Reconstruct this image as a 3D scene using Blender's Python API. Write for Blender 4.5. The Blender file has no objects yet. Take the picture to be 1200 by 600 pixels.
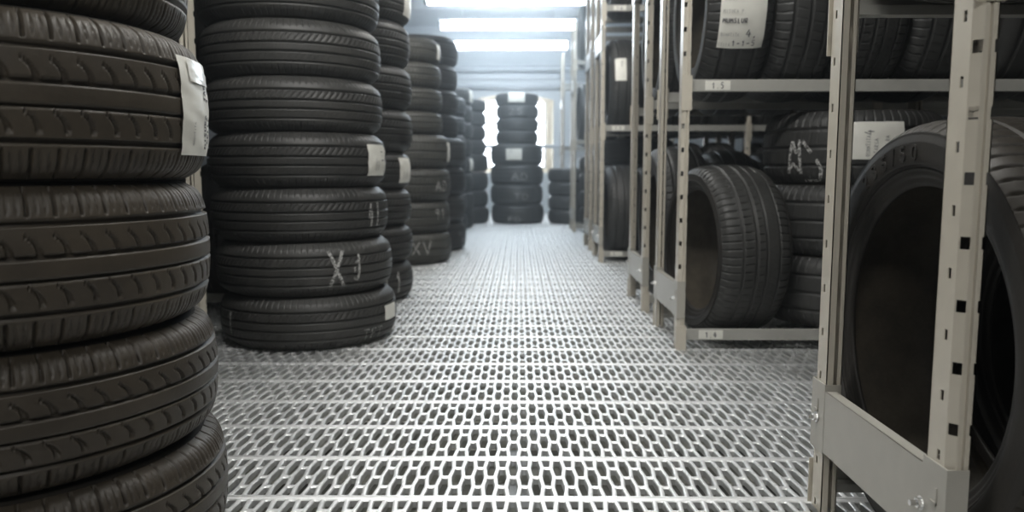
import bpy, math, random
import numpy as np
from math import sin, cos, pi, sqrt, radians as rad
from mathutils import Vector, Matrix

rng = random.Random(7)
S = bpy.context.scene
COL = S.collection

# ------------------------------------------------------------------ materials
def new_mat(name):
    m = bpy.data.materials.new(name); m.use_nodes = True
    nt = m.node_tree; nt.nodes.clear()
    out = nt.nodes.new('ShaderNodeOutputMaterial')
    b = nt.nodes.new('ShaderNodeBsdfPrincipled')
    nt.links.new(b.outputs[0], out.inputs[0])
    return m, nt, b, out

def ramp(nt, fac, stops):
    r = nt.nodes.new('ShaderNodeValToRGB')
    e = r.color_ramp.elements
    while len(e) < len(stops): e.new(0.5)
    for i, (p, c) in enumerate(stops):
        e[i].position = p; e[i].color = (*c, 1)
    nt.links.new(fac, r.inputs[0])
    return r.outputs[0]

def noise(nt, scale, detail=4, rough=.6, vec=None):
    n = nt.nodes.new('ShaderNodeTexNoise')
    n.inputs['Scale'].default_value = scale
    n.inputs['Detail'].default_value = detail
    n.inputs['Roughness'].default_value = rough
    if vec is None:
        tc = nt.nodes.new('ShaderNodeTexCoord'); vec = tc.outputs['Object']
    nt.links.new(vec, n.inputs['Vector'])
    return n.outputs[0]

def mixc(nt, a, b, fac, mode='MIX'):
    m = nt.nodes.new('ShaderNodeMix'); m.data_type = 'RGBA'; m.blend_type = mode
    for sock, v in ((0, fac), (6, a), (7, b)):
        if isinstance(v, (int, float)): m.inputs[sock].default_value = v
        elif isinstance(v, tuple): m.inputs[sock].default_value = (*v, 1)
        else: nt.links.new(v, m.inputs[sock])
    return m.outputs[2]

def bump(nt, b, h, dist, strength=1):
    n = nt.nodes.new('ShaderNodeBump')
    n.inputs['Distance'].default_value = dist; n.inputs['Strength'].default_value = strength
    nt.links.new(h, n.inputs['Height']); nt.links.new(n.outputs[0], b.inputs['Normal'])

def rubber(name, base, dust, amount, rough=.5):
    m, nt, b, _ = new_mat(name)
    n1 = noise(nt, 9, 6, .65)
    n2 = noise(nt, 160, 3, .6)
    d = ramp(nt, n1, [(.35, (0, 0, 0)), (.75, (1, 1, 1))])
    d2 = mixc(nt, d, n2, .35)
    k = nt.nodes.new('ShaderNodeMath'); k.operation = 'MULTIPLY'; k.inputs[1].default_value = amount
    nt.links.new(d2, k.inputs[0])
    c = mixc(nt, base, dust, k.outputs[0])
    oi = nt.nodes.new('ShaderNodeObjectInfo')
    mr = nt.nodes.new('ShaderNodeMapRange')
    mr.inputs['To Min'].default_value = .78; mr.inputs['To Max'].default_value = 1.22
    nt.links.new(oi.outputs['Random'], mr.inputs['Value'])
    hs = nt.nodes.new('ShaderNodeHueSaturation')
    nt.links.new(c, hs.inputs['Color']); nt.links.new(mr.outputs[0], hs.inputs['Value'])
    nt.links.new(hs.outputs[0], b.inputs['Base Color'])
    b.inputs['Roughness'].default_value = rough
    b.inputs['Specular IOR Level'].default_value = .45
    bump(nt, b, n2, .0006, .5)
    return m

def plain(name, c, rough=.5, metal=0., var=.1, scale=12, bmp=0.):
    m, nt, b, _ = new_mat(name)
    n = noise(nt, scale, 5)
    lo = tuple(x * (1 - var) for x in c); hi = tuple(min(1, x * (1 + var)) for x in c)
    nt.links.new(ramp(nt, n, [(.3, lo), (.7, hi)]), b.inputs['Base Color'])
    b.inputs['Roughness'].default_value = rough; b.inputs['Metallic'].default_value = metal
    if bmp: bump(nt, b, n, bmp)
    return m

def emit(name, c, s):
    m, nt, b, _ = new_mat(name)
    b.inputs['Base Color'].default_value = (*c, 1)
    b.inputs['Emission Color'].default_value = (*c, 1)
    b.inputs['Emission Strength'].default_value = s
    return m

M = {}
M['rub_suv'] = rubber('rubber_dusty_brown', (.032, .026, .019), (.080, .064, .044), .75, .5)
M['rub_eco'] = rubber('rubber_charcoal', (.025, .025, .024), (.060, .058, .053), .7, .48)
M['rub_sport'] = rubber('rubber_sport', (.024, .024, .023), (.058, .057, .053), .7, .5)
M['rub_grey'] = rubber('rubber_pale_grey', (.036, .036, .032), (.085, .084, .074), .8, .5)  # paler version of the plain grey rubber
M['rub_cross'] = rubber('rubber_brown_black', (.022, .019, .015), (.046, .039, .029), .7, .55)
M['rub_gen'] = rubber('rubber_grey', (.026, .026, .025), (.052, .052, .050), .6, .5)
M['rub_side'] = rubber('rubber_sidewall', (.013, .0115, .010), (.032, .028, .022), .6, .58)
M['rub_liner'] = rubber('rubber_inner', (.045, .039, .031), (.16, .135, .10), .9, .6)
M['paint'] = plain('grey_beige_enamel', (.56, .52, .44), .30, 0, .04, 25)
M['paint_side'] = plain('grey_enamel_panel', (.41, .395, .35), .33, 0, .04, 25)
M['beam'] = plain('shelf_beam_enamel', (.38, .375, .345), .36, 0, .05, 25)
M['zinc'] = plain('bolt_zinc', (.75, .75, .74), .25, 1, .1, 60)
M['paper'] = plain('paper', (.74, .73, .67), .45, 0, .04, 30)
M['tape'] = plain('glossy_tape', (.80, .79, .74), .22, 0, .03, 40)
M['ink'] = plain('ink', (.07, .07, .08), .6)
M['ink_print'] = plain('printed_ink', (.30, .30, .29), .6)
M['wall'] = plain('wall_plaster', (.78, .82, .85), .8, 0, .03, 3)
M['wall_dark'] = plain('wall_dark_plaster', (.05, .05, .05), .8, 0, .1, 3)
M['reveal'] = plain('window_reveal_cream', (.80, .72, .58), .7, 0, .04, 5)
M['ceil'] = plain('ceiling_white', (.82, .86, .90), .7, 0, .03, 3)
M['concrete'] = plain('concrete', (.22, .22, .20), .85, 0, .2, 6, .002)
M['pipe'] = plain('pipe_grey', (.62, .66, .70), .35, 0, .05, 9)
M['housing'] = plain('lamp_housing', (.85, .87, .9), .4, 0, .02, 9)
M['frame'] = plain('window_frame_white', (.8, .8, .78), .5, 0, .03, 9)

m, nt, b, _ = new_mat('galvanized')
n1 = noise(nt, 14, 5); n2 = noise(nt, 300, 2)
nt.links.new(ramp(nt, n1, [(.3, (.74, .75, .75)), (.7, (.88, .89, .89))]), b.inputs['Base Color'])
b.inputs['Metallic'].default_value = .88
rr = nt.nodes.new('ShaderNodeMapRange'); rr.inputs['To Min'].default_value = .42; rr.inputs['To Max'].default_value = .56
nt.links.new(n1, rr.inputs[0]); nt.links.new(rr.outputs[0], b.inputs['Roughness'])
bump(nt, b, n2, .0004, .4)
M['galv'] = m

m, nt, b, out = new_mat('chalk')
b.inputs['Base Color'].default_value = (.62, .62, .60, 1); b.inputs['Roughness'].default_value = .9
n = noise(nt, 170, 4, .7)
fac = ramp(nt, n, [(.40, (0, 0, 0)), (.60, (.85, .85, .85))])
tr = nt.nodes.new('ShaderNodeBsdfTransparent'); mx = nt.nodes.new('ShaderNodeMixShader')
nt.links.new(fac, mx.inputs[0]); nt.links.new(tr.outputs[0], mx.inputs[1]); nt.links.new(b.outputs[0], mx.inputs[2])
nt.links.new(mx.outputs[0], out.inputs[0])
M['chalk'] = m
M['tube'] = emit('fluorescent_tube', (.78, .90, 1.0), 28)
M['tube_warm'] = emit('fluorescent_tube_warm', (1.0, .985, .945), 36)
M['flange'] = plain('dull_zinc', (.62, .62, .57), .6, 0.0, .1, 20)

m, nt, b, out = new_mat('window_glass')
b.inputs['Base Color'].default_value = (.95, .97, 1, 1); b.inputs['Roughness'].default_value = 0
b.inputs['Transmission Weight'].default_value = 1; b.inputs['IOR'].default_value = 1.02
M['glass'] = m

# ------------------------------------------------------------------ helpers
def mesh_np(name, V, F, mats, smooth=False, mi=None):
    """V (n,3) floats; F list of index tuples or (m,4) array."""
    me = bpy.data.meshes.new(name)
    V = np.asarray(V, dtype=np.float32)
    if isinstance(F, np.ndarray):
        k = F.shape[1]; nF = len(F)
        me.vertices.add(len(V)); me.vertices.foreach_set('co', V.ravel())
        me.loops.add(nF * k); me.loops.foreach_set('vertex_index', F.ravel().astype(np.int32))
        me.polygons.add(nF)
        me.polygons.foreach_set('loop_start', np.arange(0, nF * k, k, dtype=np.int32))
        me.polygons.foreach_set('loop_total', np.full(nF, k, dtype=np.int32))
        me.update(calc_edges=True)
    else:
        me.from_pydata([tuple(map(float, v)) for v in V], [], [tuple(f) for f in F]); me.update()
    for mt in (mats if isinstance(mats, (list, tuple)) else [mats]): me.materials.append(mt)
    if mi is not None: me.polygons.foreach_set('material_index', np.asarray(mi, dtype=np.int32))
    me.polygons.foreach_set('use_smooth', np.full(len(me.polygons), bool(smooth)))
    me.validate(); me.update()
    return me

def link(name, data, parent=None, loc=None):
    o = bpy.data.objects.new(name, data); COL.objects.link(o)
    if parent: o.parent = parent
    if loc: o.location = loc
    return o

def tag(o, label=None, cat=None, group=None, kind=None):
    if label: o['label'] = label
    if cat: o['category'] = cat
    if group: o['group'] = group
    if kind: o['kind'] = kind
    return o

class MB:
    """collects shapes into one mesh"""
    def __init__(s): s.v = []; s.f = []; s.m = []
    def poly(s, pts, mi=0):
        b = len(s.v); s.v += [tuple(p) for p in pts]; s.f.append(tuple(range(b, b + len(pts)))); s.m.append(mi)
    def box(s, x0, x1, y0, y1, z0, z1, mi=0, ch=0):
        b = len(s.v)
        s.v += [(x, y, z) for z in (z0, z1) for y in (y0, y1) for x in (x0, x1)]
        for f in ((0, 2, 3, 1), (4, 5, 7, 6), (0, 1, 5, 4), (2, 6, 7, 3), (0, 4, 6, 2), (1, 3, 7, 5)):
            s.f.append(tuple(b + i for i in f)); s.m.append(mi)
    def prism(s, prof, axis, a0, a1, mi=0):
        """closed profile (2d) extruded along axis x/y/z; profile order keeps outward normals CCW"""
        def P(p, a):
            return {'x': (a, p[0], p[1]), 'y': (p[0], a, p[1]), 'z': (p[0], p[1], a)}[axis]
        n = len(prof); b = len(s.v)
        s.v += [P(p, a0) for p in prof] + [P(p, a1) for p in prof]
        for i in range(n):
            j = (i + 1) % n
            s.f.append((b + i, b + j, b + n + j, b + n + i)); s.m.append(mi)
        s.f.append(tuple(b + i for i in reversed(range(n)))); s.m.append(mi)
        s.f.append(tuple(b + n + i for i in range(n))); s.m.append(mi)
    def tube(s, p0, p1, r, n=12, mi=0, cap=True):
        p0, p1 = Vector(p0), Vector(p1); d = (p1 - p0).normalized()
        u = d.orthogonal().normalized(); w = d.cross(u); b = len(s.v)
        for p in (p0, p1):
            for k in range(n):
                a = 2 * pi * k / n; s.v.append(tuple(p + u * cos(a) * r + w * sin(a) * r))
        for k in range(n):
            j = (k + 1) % n; s.f.append((b + k, b + j, b + n + j, b + n + k)); s.m.append(mi)
        if cap:
            s.f.append(tuple(b + i for i in reversed(range(n)))); s.m.append(mi)
            s.f.append(tuple(b + n + i for i in range(n))); s.m.append(mi)
    def mesh(s, name, mats, smooth=False):
        me = mesh_np(name, s.v, s.f, mats, smooth, s.m)
        return me
    def build(s, name, mats, parent=None, smooth=False, loc=None):
        return link(name, s.mesh(name, mats, smooth), parent, loc)

# ------------------------------------------------------------------ stroke lettering
GL = {
 '0': [[(.5,1),(.15,.8),(.1,.4),(.3,0),(.7,.05),(.9,.5),(.8,.9),(.5,1)]],
 '1': [[(.2,.7),(.55,1),(.5,0)]], '|': [[(.5,1),(.45,0)]],
 '2': [[(.1,.8),(.4,1),(.8,.85),(.7,.5),(.1,0),(.9,.05)]],
 '3': [[(.1,.9),(.5,1),(.8,.8),(.45,.55),(.85,.3),(.5,0),(.1,.1)]],
 '4': [[(.6,1),(.1,.35),(.95,.4)],[(.7,.7),(.65,0)]],
 '5': [[(.9,1),(.3,1),(.2,.6),(.6,.62),(.85,.35),(.6,.02),(.15,.08)]],
 '6': [[(.7,1),(.25,.6),(.15,.2),(.5,0),(.8,.25),(.5,.5),(.2,.3)]],
 '9': [[(.8,.7),(.5,.5),(.2,.75),(.5,1),(.8,.8),(.75,.4),(.6,0)]],
 'A': [[(.05,0),(.5,1),(.95,0)],[(.2,.38),(.8,.38)]],
 'D': [[(.15,0),(.15,1),(.6,.95),(.9,.55),(.7,.1),(.15,0)]],
 'P': [[(.2,0),(.2,1),(.75,.95),(.8,.6),(.2,.5)]],
 'T': [[(.05,1),(.95,1)],[(.5,1),(.5,0)]],
 'F': [[(.9,1),(.2,1),(.2,0)],[(.2,.55),(.7,.55)]],
 'X': [[(.05,1),(.9,0)],[(.9,1),(.1,0)]],
 'V': [[(.05,1),(.5,0),(.95,1)]],
 'J': [[(.75,1),(.72,.35),(.55,.1),(.1,.15)],[(.15,.55),(.25,.35)],[(.3,.7),(.72,.8)]],
 'L': [[(.2,1),(.2,0),(.8,0)]],
 '-': [[(.15,.45),(.85,.5)]], '.': [[(.4,.05),(.55,.0)]], ',': [[(.5,.1),(.35,-.2)]],
 'M': [[(.05,0),(.15,1),(.5,.4),(.85,1),(.95,0)]], 'S': [[(.85,.9),(.4,1),(.15,.75),(.8,.3),(.5,0),(.1,.1)]],
 'U': [[(.1,1),(.15,.2),(.5,0),(.85,.2),(.9,1)]], 'R': [[(.15,0),(.15,1),(.75,.95),(.75,.6),(.15,.5),(.9,0)]],
 'C': [[(.9,.9),(.5,1),(.15,.6),(.25,.1),(.9,.1)]], 'E': [[(.9,1),(.15,1),(.15,0),(.9,0)],[(.15,.5),(.7,.5)]],
 'G': [[(.9,.85),(.5,1),(.15,.6),(.3,.05),(.85,.1),(.85,.45),(.55,.45)]], 'I': [[(.5,1),(.5,0)]],
 'N': [[(.1,0),(.1,1),(.9,0),(.9,1)]], 'Q': [[(.5,1),(.1,.5),(.5,0),(.9,.5),(.5,1)],[(.6,.3),(.95,-.1)]], ' ': [],
 # the slanting bars and hooked box chalked on the tire of the flat stack
 '#': [[(.18,.98),(.06,.0)],[(.18,.98),(.30,.6)],[(.36,1.02),(.40,-.02)],[(.44,.98),(.66,.62)],[(.08,.12),(.2,.3),(.36,.08)],[(.78,.42),(.9,.1),(.82,-.28),(.44,-.3)]],
}
def text_strokes(txt, s0, t0, hgt, wid=.6, gap=.18):
    out = []; x = s0
    for ch in txt:
        for st in GL.get(ch, []):
            out.append([(x + p[0] * hgt * wid, t0 + p[1] * hgt) for p in st])
        x += hgt * (wid + gap)
    return out
def text_len(txt, hgt, wid=.6, gap=.18): return len(txt) * hgt * (wid + gap) - hgt * gap

def ribbon(mb, stroke, w, fn, mi=0, step=.006):
    """flat ribbon along a 2d stroke, mapped to 3d with fn(s,t)"""
    pts = []
    for a, b in zip(stroke[:-1], stroke[1:]):
        L = math.hypot(b[0] - a[0], b[1] - a[1]); n = max(1, int(L / step))
        pts += [(a[0] + (b[0] - a[0]) * i / n, a[1] + (b[1] - a[1]) * i / n) for i in range(n)]
    pts.append(stroke[-1])
    base = len(mb.v)
    for i, p in enumerate(pts):
        q0 = pts[max(0, i - 1)]; q1 = pts[min(len(pts) - 1, i + 1)]
        dx, dy = q1[0] - q0[0], q1[1] - q0[1]; L = math.hypot(dx, dy) or 1
        nx, ny = -dy / L * w / 2, dx / L * w / 2
        mb.v.append(tuple(fn(p[0] + nx, p[1] + ny))); mb.v.append(tuple(fn(p[0] - nx, p[1] - ny)))
    for i in range(len(pts) - 1):
        k = base + 2 * i; mb.f.append((k, k + 1, k + 3, k + 2)); mb.m.append(mi)

# ------------------------------------------------------------------ tires
def catmull(P, n):
    P = np.array(P, float); Q = np.vstack([2 * P[0] - P[1], P, 2 * P[-1] - P[-2]]); out = []
    for i in range(1, len(Q) - 2):
        t = np.linspace(0, 1, n, endpoint=False)[:, None]
        p0, p1, p2, p3 = Q[i - 1], Q[i], Q[i + 1], Q[i + 2]
        out.append(.5 * ((2 * p1) + (-p0 + p2) * t + (2 * p0 - 5 * p1 + 4 * p2 - p3) * t ** 2 + (-p0 + 3 * p1 - 3 * p2 + p3) * t ** 3))
    out.append(P[-1:]); return np.vstack(out)

def resample(P, s_out):
    d = np.r_[0, np.cumsum(np.hypot(*np.diff(P, axis=0).T))]
    return np.c_[np.interp(s_out * d[-1], d, P[:, 0]), np.interp(s_out * d[-1], d, P[:, 1])], d[-1]

def sm(x, a, b):
    t = np.clip((x - a) / (b - a), 0, 1); return t * t * (3 - 2 * t)
def slot(x, c, hw, e):
    """1 inside |x-c|<hw with soft edge e"""
    return 1 - sm(np.abs(x - c), hw - e, hw + e)
def wrap(u): return (u + .5) % 1 - .5

class Design:
    pass
def make_design(name, R, W, r0, N, grooves, fine, mat, shoulder=1.0, nu=12, nv=40, flatness=1.0, drop=.034, ring_at=.036):
    """grooves: list of (v, half width m, depth). fine: fn(u, v, P)->depth(m), u in [0,1) along one pitch"""
    D = Design(); D.R, D.W, D.r0, D.name = R, W, r0, name
    sh = shoulder
    side_h = R - r0
    tread_half = [(0, R), (.15 * W, R - .001 * flatness), (.28 * W, R - .0035 * flatness), (.37 * W, R - .0075 * flatness),
                  (.435 * W, R - .0145 * flatness), (.482 * W, R - drop - .012 * (sh - 1))]
    th = catmull(tread_half, 16)
    full = np.vstack([np.c_[-th[::-1, 0], th[::-1, 1]], th[1:]])
    _, L = resample(full, np.array([0, 1.]))
    D.L = L; D.full = full
    # v samples: uniform + tight pairs at the groove edges
    vs = set(np.round(np.linspace(-1, 1, nv), 4))
    for gv, hw, dp in grooves:
        h = hw / (L / 2)
        for s in (-1, 1):
            e = gv + s * h
            vs = {v for v in vs if abs(v - e) > .9 * .0016 / (L / 2)}
            for k in (-.0006, .0006): vs.add(round(e + k / (L / 2), 5))
        vs.add(gv)
    vs = np.array(sorted(vs)); vs[0] = -1; vs[-1] = 1
    prof, _ = resample(full, (vs + 1) / 2)
    # normals of the profile
    e = 1e-3
    pa, _ = resample(full, np.clip((vs + 1) / 2 - e, 0, 1)); pb, _ = resample(full, np.clip((vs + 1) / 2 + e, 0, 1))
    tx = pb - pa; tx /= np.linalg.norm(tx, axis=1)[:, None]; nrm = np.c_[-tx[:, 1], tx[:, 0]]
    u = (np.arange(nu) / nu)
    P = 2 * pi * R / N
    UU, VV = np.meshgrid(u, vs, indexing='ij')
    dep = np.zeros_like(UU)
    for gv, hw, dp in grooves:
        dep = np.maximum(dep, dp * slot(VV * L / 2, gv * L / 2, hw, .0006))
    if fine is not None: dep = np.maximum(dep, fine(UU, VV, P))
    edge = 1 - sm(np.abs(VV), .965, .995)
    dep = dep * edge
    dep = np.tile(dep, (N, 1))                                   # (N*nu, nv)
    ang = 2 * pi * np.arange(N * nu) / (N * nu)
    a = prof[None, :, 0] - nrm[None, :, 0] * dep
    r = prof[None, :, 1] - nrm[None, :, 1] * dep
    X = r * np.cos(ang)[:, None]; Y = r * np.sin(ang)[:, None]; Z = a + W / 2
    V = np.stack([X, Y, Z], -1).reshape(-1, 3)
    nU, nV = dep.shape
    i = np.arange(nU)[:, None]; j = np.arange(nV - 1)[None, :]
    i2 = (i + 1) % nU
    F = np.stack([i * nV + j, i2 * nV + j, i2 * nV + j + 1, i * nV + j + 1], -1).reshape(-1, 4)
    D.tread = mesh_np('tread', V, F, M[mat], True)
    # sidewalls: from the tread edge down to the bead and round to the inside
    ex, er = full[-1]
    sw = [(ex, er), (.5 * W, r0 + side_h * .62), (.5 * W, r0 + side_h * .5), (.49 * W, r0 + side_h * .33), (.455 * W, r0 + .030),
          (.44 * W, r0 + .018), (.425 * W, r0 + .013), (.415 * W, r0 + .004), (.395 * W, r0), (.372 * W, r0 + .004), (.375 * W, r0 + .022)]
    sw = catmull(sw, 14); sw[:, 0] = np.minimum(sw[:, 0], .4985 * W)
    # thin raised rim-protector ring
    bumpr = r0 + ring_at
    swd = sw.copy()
    swd[:, 0] += (.0026 * np.exp(-((sw[:, 1] - bumpr) / .0022) ** 2) + .0009 * np.exp(-((sw[:, 1] - bumpr - .055) / .0015) ** 2)) * (np.arange(len(sw)) < 84)
    D.sw = sw
    def ring(prof2, n, flip):
        ang = 2 * pi * np.arange(n) / n
        X = prof2[None, :, 1] * np.cos(ang)[:, None]; Y = prof2[None, :, 1] * np.sin(ang)[:, None]
        Z = np.broadcast_to(prof2[None, :, 0] + W / 2, X.shape)
        V = np.stack([X, Y, Z], -1).reshape(-1, 3); k = prof2.shape[0]
        i = np.arange(n)[:, None]; j = np.arange(k - 1)[None, :]; i2 = (i + 1) % n
        F = np.stack([i * k + j, i2 * k + j, i2 * k + j + 1, i * k + j + 1], -1).reshape(-1, 4)
        return V, (F[:, ::-1] if flip else F)
    ns = 96
    D.sides = []
    for sgn in (-1, 1):
        pr = swd.copy(); pr[:, 0] *= sgn
        V, F = ring(pr, ns, sgn < 0)
        D.sides.append(mesh_np('sidewall', V, F, [M['rub_side'], M[mat]], True))
    li = [(-.375 * W, r0 + .022), (-.43 * W, r0 + side_h * .4), (-.44 * W, r0 + side_h * .6), (-.39 * W, R - .036), (-.25 * W, R - .022), (0, R - .018),
          (.25 * W, R - .022), (.39 * W, R - .036), (.44 * W, r0 + side_h * .6), (.43 * W, r0 + side_h * .4), (.375 * W, r0 + .022)]
    V, F = ring(catmull(li, 5), ns, True)
    D.liner = mesh_np('inner_liner', V, F, M['rub_liner'], True)
    def surf(s, t, h):
        """s metres round the tread, t metres across it from the middle, h metres above it; local tire space"""
        q = np.clip(t / L + .5, 0, 1)
        p, _ = resample(full, np.array([q])); p1, _ = resample(full, np.array([min(1, q + .004)])); p0, _ = resample(full, np.array([max(0, q - .004)]))
        tt = (p1 - p0)[0]; tt /= np.hypot(*tt); n = (-tt[1], tt[0])
        a = s / R; rr = p[0, 1] + n[1] * h; zz = p[0, 0] + n[0] * h + W / 2
        return (rr * cos(a), rr * sin(a), zz)
    D.surf = surf
    return D

def fine_suv(u, v, P):
    d = np.zeros_like(u); av = np.abs(v)
    sk = wrap(u - .5 - .10 * np.sign(v) * (av - .8))
    d = np.maximum(d, .0075 * slot(sk * P, 0, .0021, .0007) * sm(av, .57, .60))
    zig = .0012 * np.sin(v * 95)
    for c in (.33, -.33, .16, -.16):
        d = np.maximum(d, .003 * slot(wrap(u - .5 - c) * P + zig, 0, .0009, .0005) * sm(av, .60, .63) * (1 - sm(av, .84, .87)) * (abs(c) > .2))
    # crescents biting into the two middle ribs from the thin grooves
    for c0, sgn in ((.13, 1), (-.42, 1)):
        w = (v - c0) * sgn
        inr = sm(w, .0, .01) * (1 - sm(w, .23, .26))
        q = np.clip(w / .26, 0, 1)
        cu = .82 - .62 * q ** 2.4
        hw = .0036 * (1 - q) + .0008
        d = np.maximum(d, .006 * slot((u - cu) * P, 0, hw, .0006) * inr)
    return d
def fine_eco(u, v, P):
    d = np.zeros_like(u)
    sk = wrap(u - .5)
    d = np.maximum(d, .005 * slot(sk * P, 0, .0013, .0006) * sm(np.abs(v), .60, .63) )
    # slanted cuts in one rib, long S cuts in another
    w = (v + .36) / .26
    d = np.maximum(d, .003 * slot(wrap(u - .5 - .9 * w) * P * .8, 0, .0009, .0006) * (np.abs(w) < .42))
    w = (v - .26) / .26
    d = np.maximum(d, .005 * slot(wrap(u - .5 - 1.0 * w) * P * .7, 0, .0016, .0007) * (np.abs(w) < .46))
    w = (v + .06) / .22
    d = np.maximum(d, .002 * slot(wrap(u - .2 - .5 * w) * P, 0, .0006, .0005) * (w > -.1) * (w < .4))
    return d
def fine_sport(u, v, P):
    d = np.zeros_like(u)
    d = np.maximum(d, .006 * slot(wrap(u - .5) * P, 0, .0022, .0008) * (sm(v, .55, .58) * (1 - sm(v, .92, .95)) + sm(-v, .50, .53)))
    d = np.maximum(d, .006 * slot(wrap(u - .35 + .5 * (v + .25)) * P, 0, .0019, .0008) * sm(v, -.42, -.40) * (1 - sm(v, -.18, -.15)))
    d = np.maximum(d, .005 * slot(wrap(u - .65 + .4 * v) * P, 0, .0016, .0008) * sm(v, -.03, -.01) * (1 - sm(v, .10, .13)))
    w = .33 + .10 * np.cos(2 * pi * u)
    d = np.maximum(d, .003 * slot((v - w) * .12, 0, .0010, .0006))
    return d
def fine_gen(u, v, P):
    d = np.zeros_like(u)
    d = np.maximum(d, .006 * slot(wrap(u - .5 - .25 * np.abs(v)) * P, 0, .0020, .0008) * sm(np.abs(v), .52, .56))
    d = np.maximum(d, .004 * slot(wrap(u - .5 - .8 * v) * P, 0, .0012, .0007) * (np.abs(v) < .40) * (np.abs(v) > .12))
    return d

def fine_cross(u, v, P):
    d = np.zeros_like(u); av = np.abs(v)
    d = np.maximum(d, .006 * slot(wrap(u - .5 - 1.3 * np.clip(av - .4, 0, 1) ** 1.3 * np.sign(v)) * P * .8, 0, .0017, .0007) * sm(av, .44, .47))
    d = np.maximum(d, .005 * slot(wrap(u - .5 - 2.0 * v) * P * .7, 0, .0013, .0007) * (av < .34) * (av > .06))
    return d

DS = {}
DS['suv'] = make_design('suv', .33, .222, .205, 62, [(-.50, .0038, .008), (-.13, .0022, .007), (.13, .0030, .007), (.50, .0038, .008)], fine_suv, 'rub_suv', 1.1, 24, 70, 1.3)
DS['eco'] = make_design('eco', .325, .19, .203, 92, [(-.52, .0030, .0075), (-.20, .0032, .0075), (.09, .0032, .0075), (.43, .0030, .0075)], fine_eco, 'rub_eco', 1.25, 10, 42, 1.8)
DS['sport'] = make_design('sport', .32, .30, .225, 72, [(-.45, .0045, .0075), (-.09, .0050, .0075), (.18, .0040, .0075), (.54, .0022, .006)], fine_sport, 'rub_sport', 1.1, 12, 60, 1.2)
DS['gen'] = make_design('gen', .325, .20, .203, 66, [(-.46, .0035, .0075), (0, .0040, .0075), (.46, .0035, .0075)], fine_gen, 'rub_gen', 1.15, 10, 36, 1.6)
DS['grey'] = make_design('grey', .325, .20, .203, 66, [(-.46, .0035, .0075), (0, .0040, .0075), (.46, .0035, .0075)], fine_gen, 'rub_grey', 1.15, 8, 34, 1.6)
DS['far'] = make_design('far', .32, .20, .205, 60, [(-.46, .004, .0075), (0, .004, .0075), (.46, .004, .0075)], None, 'rub_gen', 1.15, 3, 20, 1.7)
DS['cross'] = make_design('cross', .345, .235, .24, 84, [(-.40, .0032, .008), (.0, .0036, .008), (.40, .0032, .008)], fine_cross, 'rub_cross', 1.0, 14, 56, .9, .022, .027)

def tire(design, loc, R=None, W=None, rz=0., standing=False, label='', group=None, tilt=(0, 0)):
    """flat: loc = centre of the lower face; standing: loc = centre of the face that looks towards -X"""
    D = DS[design]
    o = bpy.data.objects.new('tire', None); COL.objects.link(o); o.empty_display_size = .1
    o.location = loc
    sr = (R or D.R) / D.R; sz = (W or D.W) / D.W
    o.scale = (sr, sr, sz)
    if standing:
        o.rotation_euler = (Matrix.Rotation(tilt[0], 4, 'Z') @ Matrix.Rotation(pi / 2, 4, 'Y') @ Matrix.Rotation(rz, 4, 'Z')).to_euler()
    else:
        o.rotation_euler = (tilt[0], tilt[1], rz)
    tag(o, label, 'tire', group)
    for nm, me in (('tread', D.tread), ('sidewall', D.sides[0]), ('sidewall', D.sides[1]), ('inner_liner', D.liner)):
        link(nm, me, o)
    o_meta[o.name] = (D, rz, sr, sz)
    return o
o_meta = {}

def local_map(o, phi_deg):
    """mapping (s,t,h) in real metres around the world angle phi on the tire, to its local space"""
    D, rz, sr, sz = o_meta[o.name]
    a0 = (rad(phi_deg) - rz) * D.R
    return lambda s, t, h=0.: D.surf(a0 + s / sr, t / sz, h)

def chalk(o, phi, t, txt, hgt, wid=.7, w=.008, name='chalk_mark', label='white chalk scrawl', mirror=False):
    f = local_map(o, phi); mb = MB()
    L = text_len(txt, hgt, wid)
    for st in text_strokes(txt, -L / 2, t - hgt / 2, hgt, wid):
        if mirror: st = [(-p[0], p[1]) for p in st]
        ribbon(mb, st, w, lambda s, q: f(s, q, .0012))
    c = mb.build(name, M['chalk'], o); c['label'] = label
    return c

def paper(o, phi, t, w, h, lines=(), label='white paper label', wrinkle=.0012, nu=16, nv=14, rot=False, seed=0):
    """paper sheet wrapped on the tread; lines = (text, x, y, height, stroke, ink index) in sheet metres from its lower left"""
    f = local_map(o, phi); mb = MB(); r = random.Random(seed)
    ph = [r.uniform(0, 6) for _ in range(6)]
    def H(s, q):
        return .0026 + wrinkle * (sin(q * 95 + ph[0] + 2 * sin(s * 30 + ph[1])) + .7 * sin(s * 70 + q * 120 + ph[2]) + .5 * sin(q * 260 + s * 60 + ph[3]))
    for i in range(nu + 1):
        for j in range(nv + 1):
            s = -w / 2 + w * i / nu; q = t - h / 2 + h * j / nv
            mb.v.append(f(s, q, H(s, q)))
    for i in range(nu):
        for j in range(nv):
            k = i * (nv + 1) + j; mb.f.append((k, k + nv + 1, k + nv + 2, k + 1)); mb.m.append(0)
    for (txt, x, y, hg, sw, ink, ww) in lines:
        for st in text_strokes(txt, x, y, hg, ww):
            st2 = [((h - p[1], p[0]) if False else p) for p in st]
            if rot: st2 = [(w - p[1], p[0]) for p in st]
            ribbon(mb, [(p[0] - w / 2, p[1] + t - h / 2) for p in st2], sw, lambda s, q: f(s, q, H(s, q) + .0007), ink, .004)
    c = mb.build('paper_label', [M['paper'], M['ink'], M['ink_print']], o, True); c['label'] = label
    return c

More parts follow.
